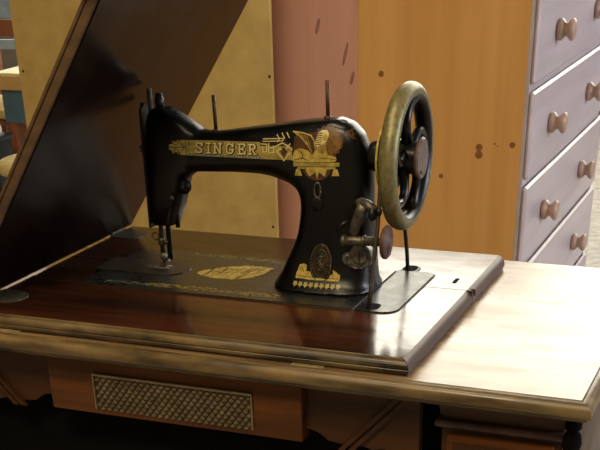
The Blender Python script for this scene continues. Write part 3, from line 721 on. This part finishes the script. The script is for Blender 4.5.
bm = bmesh.new(); lathe(bm, (420, 87, 155), 'x', [(0, 14), (1, 20), (2, 22.5), (4, 22.8), (5.5, 22)], 40); ck = bobj('clutch_knob', bm, M['rubber'], hw, True)
bm = bmesh.new(); lathe(bm, (425.5, 87, 155), 'x', [(0, 21.8), (1.2, 20.8), (1.3, 0)], 40); bobj('knob_face', bm, M['cap'], ck)
bm = bmesh.new(); lathe(bm, (426.8, 80, 141), 'x', [(0, 2), (1, 2), (1.1, 0)], 12); bobj('knob_screw', bm, M['steeld'], ck)

# bobbin winder ------------------------------------------------------------
bm = bmesh.new()
tube(bm, [(350, 35, 70), (356, 35, 70.3), (397, 35, 72)], [5.5, 5.2, 5.2], 16)
lathe(bm, (346, 35, 69.8), 'x', [(0, 7), (4, 7.5), (6, 5)], 18); lathe(bm, (371, 35, 70.8), 'x', [(0, 5.4), (1, 7), (4, 7), (5, 5.4)], 18)
tube(bm, [(371, 38, 111), (366, 40, 98), (360, 42, 86), (357, 40, 72)], [7, 7.2, 6.4, 6], 14, flat=.6)
tube(bm, [(360, 58, 108), (366, 46, 112), (376, 40, 111), (388, 36, 106)], [7, 6.5, 6.5, 5], 12, flat=.8)
bw = bobj('bobbin_winder', bm, M['steeld'], sm, True)
bm = bmesh.new(); lathe(bm, (397, 35, 72), 'x', [(0, 12), (1, 17.5), (2.5, 18.8), (5, 18.8), (7, 17), (7.6, 9), (9, 8), (9.5, 0)], 36); bobj('winder_pulley', bm, M['rubber'], bw, True)
bm = bmesh.new(); tube(bm, [(354, 36, 92), (348, 34, 90), (342, 34, 84), (340, 34, 82)], [3, 5, 5.5, 3], 12, flat=.6); bobj('thumb_lever', bm, M['face'], bw, True)
bm = bmesh.new(); tube(bm, [(384, 34, 108), (384, 33, 100), (386, 33, 96)], [5, 5, 3.5], 12); lathe(bm, (388, 36, 105), 'x', [(0, 4), (5, 4.4), (6, 3)], 14); bobj('winder_latch', bm, M['face'], bw, True)
def disc(bm, x, y, z, R, t, slot=True):
    lathe(bm, (x, y, z), '-y', [(0, R), (t*.7, R), (t, R-.8), (t+.1, 0)], 32)
h, n = badge_frame(352, 48); ys = h.y*1000
bm = bmesh.new(); lathe(bm, (363, ys+6, 48), '-y', [(0, 14.5), (10, 14.5), (11.4, 13.4), (11.5, 0)], 36); dsc = bobj('washer_disc', bm, M['steel'], bw, angle=35)
bm = bmesh.new(); tube(bm, [(350, ys-6, 38), (358, ys-6.8, 35.5), (366, ys-6, 36)], [4, 5, 3], 12, flat=.4); bobj('spring_tongue', bm, M['steeld'], bw, True)
def slotted(x, z, R, y):
    bm = bmesh.new(); lathe(bm, (x, y, z), '-y', [(0, R), (2.2, R), (3, R-1), (3.1, 0)], 28); o = bobj('slotted_screw', bm, M['steel'], bw, angle=35)
    bm = bmesh.new(); box(bm, x-.7, x+.7, y-3.3, y-3.05, z-R+1, z+R-1); bobj('screw_slot', bm, M['nail_gap'], o)
slotted(363, 48, 8, ys-5.6)
bm = bmesh.new(); lathe(bm, (346, ys+6, 43), '-y', [(0, 8), (8, 8), (8.4, 7)], 28); bobj('small_boss', bm, M['steeld'], bw, True)
slotted(346, 43, 6.2, ys-2.3)

# leather belt, down through the two holes round the flywheel --------------
bm = bmesh.new()
pts = [(387.5, 14, 2.2), (388.5, 18, 24), (390.5, 34, 90), (389.5, 44, 130)]
for a in range(195, -21, -20): pts.append((388, 87+39.8*cos(radians(a)), 155+39.8*sin(radians(a))))
pts += [(386, 135, 120), (384, 150, 80), (383, 168, 45), (382.5, 178, 18), (382.5, 181, 2.2)]
tube(bm, pts, 2.6, 10)
belt = bobj('drive_belt', bm, M['leather'], None, True)
tag(belt, 'thin brown leather drive belt looping over the handwheel pulley into two plate holes', 'belt')

# ------------------------------------------------------------------ furniture behind
# chest of drawers
cy = 1200
ch = thing('chest_of_drawers', 'pine chest of drawers with turned double knobs standing behind the sewing table', 'chest of drawers', 134, 1640, -H0)
bm = bmesh.new(); box(bm, -49, 300, cy, 2100, -H0+10, 246, 2)
bobj('carcass', bm, M['pine'], ch)
bm = bmesh.new(); box(bm, 300.1, 307, cy+.5, 2099.5, -H0+10, 246); bobj('front_frame', bm, M['drawer'], ch)
bm = bmesh.new(); box(bm, -60, 330, cy-12, 2112, 246.2, 268, 5); bobj('chest_top', bm, M['pine'], ch, angle=35)
bm = bmesh.new(); box(bm, -49, 300, cy+20, 2080, -H0, -H0+9.8); bobj('plinth', bm, M['pine'], ch)
gaps = [242, 66, -111, -288, -462, -636]
for i in range(len(gaps)-1):
    zt, zb = gaps[i]-(0 if i else 4), gaps[i+1]+14
    bm = bmesh.new(); box(bm, 307.1, 318, cy+3, 2096, zb, zt, 4.5, 1)
    d = bobj('drawer', bm, M['drawer'], ch)
    for ky in (cy+180, 1816):
        bm = bmesh.new(); lathe(bm, (318, ky, (zt+zb)/2), 'x', [(0, 16), (2, 19.5), (6, 21), (10, 20), (14, 16), (17, 12.5), (20, 12.5), (23, 16), (27, 20), (31, 21), (35, 19), (37.5, 12), (38, 0)], 28)
        bobj('knob', bm, M['knob'], d, True)
for kx, kz, r in ((214, -38, 7), (214, -52, 8), (282, -31, 6), (136, -97, 5), (1, 92, 6), (246, -30, 2), (252, -34, 1.6)):
    bm = bmesh.new(); lathe(bm, (kx, cy-.05, kz), '-y', [(0, r), (.3, 0)], 20)
    bobj('knot', bm, M['knotm'], ch)
# pink stained cupboard side
pk = thing('plank_screen', 'tall pinkish-brown plank screen between yellow hardboard panel and pine chest', 'screen', -173, 1260, -H0)
bm = bmesh.new()
for k in range(2):
    xa = -285+k*112; box(bm, xa, xa+111.8, 1240, 1275, -H0, 1150)
box(bm, -285, -61.6, 1275.2, 1290, -H0+100, -H0+220); box(bm, -285, -61.6, 1275.2, 1290, 900, 1020)
bobj('plank_boarding', bm, M['pink'], pk, angle=35)
for mx, mz, w, hh in ((-152, 172, 4, 15), (-91, 122, 3.5, 22), (-76, 77, 4, 13)):
    bm = bmesh.new(); prism(bm, [(mx+w*cos(t)+hh*.25*sin(t), mz+hh*sin(t)) for t in [2*pi*k/16 for k in range(16)]], 'y', 1239.3, 1239.9)
    bobj('stain', bm, M['mark'], pk)
# yellow-backed wardrobe
yb = thing('wardrobe', 'wardrobe turned round showing its plain yellow hardboard back', 'wardrobe', -520, 1400, -H0)
bm = bmesh.new(); box(bm, -812, -262, 1130, 1232, -H0, 1050); bobj('wardrobe_body', bm, M['frame'], yb)
bm = bmesh.new(); box(bm, -818, -206.5, 1119, 1129.9, -H0+30, 1056, 1.5); bk = bobj('back_panel', bm, M['hardboard'], yb, angle=35)
for nx_, nz_ in ((-806, 88), (-212, 92), (-216, -205), (-806, -220), (-208, 390), (-806, 390)):
    bm = bmesh.new(); lathe(bm, (nx_, 1119, nz_), '-y', [(0, 3.2), (.5, 0)], 12)
    bobj('nail_head', bm, M['nail_gap'], bk)

# painted table and chairs at the far left
dt = thing('painted_table', 'blue painted table with a cream top at far left behind wardrobe', 'table', -1420, 2600, -H0)
bm = bmesh.new(); box(bm, -1745, -1090, 2300, 2900, -96, -85, 2); bobj('tabletop', bm, M['creamtop'], dt)
bm = bmesh.new(); box(bm, -1745, -1090, 2300, 2900, -137, -96.2, 3); bobj('table_edge', bm, M['creamedge'], dt)
bm = bmesh.new(); box(bm, -1725, -1110, 2318, 2878, -240, -137.2); bobj('apron', bm, M['blue'], dt)
for x, y in ((-1710, 2322), (-1140, 2322), (-1710, 2826), (-1140, 2826)):
    bx('leg', x-17, x+17, y, y+50, -H0, -240.2, M['redwood'], dt, 3)
st = thing('stool', 'low stool with cream padded seat, half hidden by the leaning lid at far left', 'stool', -1280, 1900, -H0)
bm = bmesh.new(); lathe(bm, (-1280, 1900, -293), 'z', [(0, 150), (8, 168), (24, 170), (34, 160), (38, 0)], 32); bobj('padded_seat', bm, M['cushion'], st, True)
bm = bmesh.new(); lathe(bm, (-1280, 1900, -310), 'z', [(0, 140), (16.8, 140)], 32); bobj('seat_ring', bm, M['redwood'], st)
for sx in (-1, 1):
    for sy in (-1, 1):
        bm = bmesh.new(); tube(bm, [(-1280+sx*125, 1900+sy*125, -H0), (-1280+sx*92, 1900+sy*92, -309)], [12, 15], 12); bobj('leg', bm, M['redwood'], st, True)
cb = thing('blue_cupboard', 'dark blue-grey low cupboard at the left edge in front of the painted table', 'cupboard', -1836, 2140, -H0)
bx('cupboard_body', -2052, -1620, 2095, 2185, -H0, -262, M['darkblue'], cb, 3); bx('cupboard_top', -2062, -1614, 2087, 2190, -261.8, -246, M['darkblue'], cb, 3)
for k in (0, 1):
    d = bx('door', -2042+k*209, -1839+k*209, 2086, 2094.8, -H0+40, -275, M['darkblue'], cb, 2)
    bm = bmesh.new(); lathe(bm, (-1854+k*30, 2086, -500), '-y', [(0, 6), (10, 5), (16, 9), (20, 0)], 16); bobj('knob', bm, M['redwood'], d, True)
def chair(name, label, x, y, rot, top, bodym, seatm):
    t = thing(name, label, 'chair', x, y, -H0, None)
    base = W(x, y, -H0)
    def part(nm, bm, mt, sm=True):
        for v in bm.verts:
            p = v.co-base; c, s = cos(rot), sin(rot); v.co = base+Vector((c*p.x-s*p.y, s*p.x+c*p.y, p.z))
        return bobj(nm, bm, mt, t, angle=35)
    z0 = -H0
    for sx in (-1, 1):
        bm = bmesh.new(); tube(bm, [(x+sx*180, y-180, z0), (x+sx*175, y-175, z0+415)], [14, 18], 12); part('leg', bm, bodym)
        bm = bmesh.new(); tube(bm, [(x+sx*175, y+200, z0), (x+sx*175, y+185, z0+430), (x+sx*175, y+230, z0+850)], [15, 20, 16], 12); part('back_post', bm, bodym)
    bm = bmesh.new(); box(bm, x-205, x+205, y-205, y+185, z0+415.2, z0+432, 6); part('seat', bm, bodym)
    bm = bmesh.new(); box(bm, x-195, x+195, y-198, y+170, z0+432.2, z0+472, 16, ); part('cushion', bm, seatm)
    bm = bmesh.new(); n = 12
    pts = [(x-190+380*i/n, y+226+26*sin(pi*i/n), z0+850) for i in range(n+1)]
    for za, zb, mt, nm in ((756, 905, top, 'top_rail'), (690, 750, bodym, 'back_slat'), (640, 676, top, 'lower_rail')):
        b2 = bmesh.new(); A = []
        for (px, py, pz) in pts: A.append([b2.verts.new(W(px, py+d-(850-za)*.1, z0+z)) for d, z in ((0, za), (18, za), (18, zb), (0, zb))])
        for P0, P1 in zip(A, A[1:]):
            for k in range(4): b2.faces.new((P0[k], P0[(k+1) % 4], P1[(k+1) % 4], P1[k]))
        b2.faces.new(A[0]); b2.faces.new(A[-1][::-1]); part(nm, b2, mt)
    bm.free()
    return t
chair('wooden_chair', 'pale blue-grey backed wooden chair behind the cream-topped table', -2290, 3160, 0, M['paleblue'], M['redwood'], M['cushion'])

# ------------------------------------------------------------------ lamps
def overhead_lamp(x, y, z, sx, sy, power, label):
    t = thing('overhead_light', label, 'ceiling light', x, y, z)
    bx('housing', x-sx/2-30, x+sx/2+30, y-sy/2-30, y+sy/2+30, z, z+70, M['white'], t)
    L = bpy.data.lights.new('area_lamp', 'AREA'); L.shape = 'RECTANGLE'; L.size = sx/1000; L.size_y = sy/1000; L.energy = power; L.color = (1, .80, .52)
    o = bpy.data.objects.new('area_lamp', L); COL.objects.link(o); o.parent = t; o.location = (0, 0, -.01)
    return t
overhead_lamp(-100, -350, 2200, 1200, 400, 22, 'added warm fill light almost over the table')  # added fill with no known source, brightens the furniture behind
overhead_lamp(400, -1900, 2200, 1200, 600, 62, 'warm ceiling light above and in front of the table')
for (ax, loc, rot, sx, sy, e, c) in (('w1', W(-1000, 6380, 1900), (radians(-90), 0, 0), 7.0, 2.7, 90, (1, .95, .84)), ('w2', W(4340, 1200, 1100), (0, radians(90), 0), 1.5, 2.7, 60, (.80, .84, 1.0))):
    L = bpy.data.lights.new('window_daylight', 'AREA'); L.shape = 'RECTANGLE'; L.size = sx; L.size_y = sy; L.energy = e; L.color = c
    o = bpy.data.objects.new('window_daylight', L); COL.objects.link(o); o.location = loc; o.rotation_euler = rot
    o.visible_camera = True

w = bpy.data.worlds.new('World'); scene.world = w; w.use_nodes = True
w.node_tree.nodes['Background'].inputs[0].default_value = (1, .80, .52, 1); w.node_tree.nodes['Background'].inputs[1].default_value = .16

# ------------------------------------------------------------------ camera
R = [[0.9269386312872306, 0.37440117945577844, -0.02466841400409471], [0.18907468065539287, -0.5228734283516749, -0.8311763609841338], [-0.32409186809054114, 0.765785305908835, -0.5554613634553671]]
cam = bpy.data.cameras.new('camera'); co = bpy.data.objects.new('camera', cam); COL.objects.link(co)
mt = Matrix(((R[0][0], -R[1][0], -R[2][0]), (R[0][1], -R[1][1], -R[2][1]), (R[0][2], -R[1][2], -R[2][2]))).to_4x4()
mt.translation = W(830.91, -1274.36, 423.435)
co.matrix_world = mt
cam.sensor_width = 36; cam.sensor_fit = 'HORIZONTAL'; cam.lens = 1151.194/600*36
cam.shift_x = 0; cam.shift_y = (650.16-225)/600
cam.clip_start = .05; cam.clip_end = 60
scene.camera = co
scene.view_settings.view_transform = 'Standard'; scene.view_settings.look = 'None'
scene.view_settings.exposure = 0; scene.view_settings.gamma = 1
scene.view_settings.use_curve_mapping = False
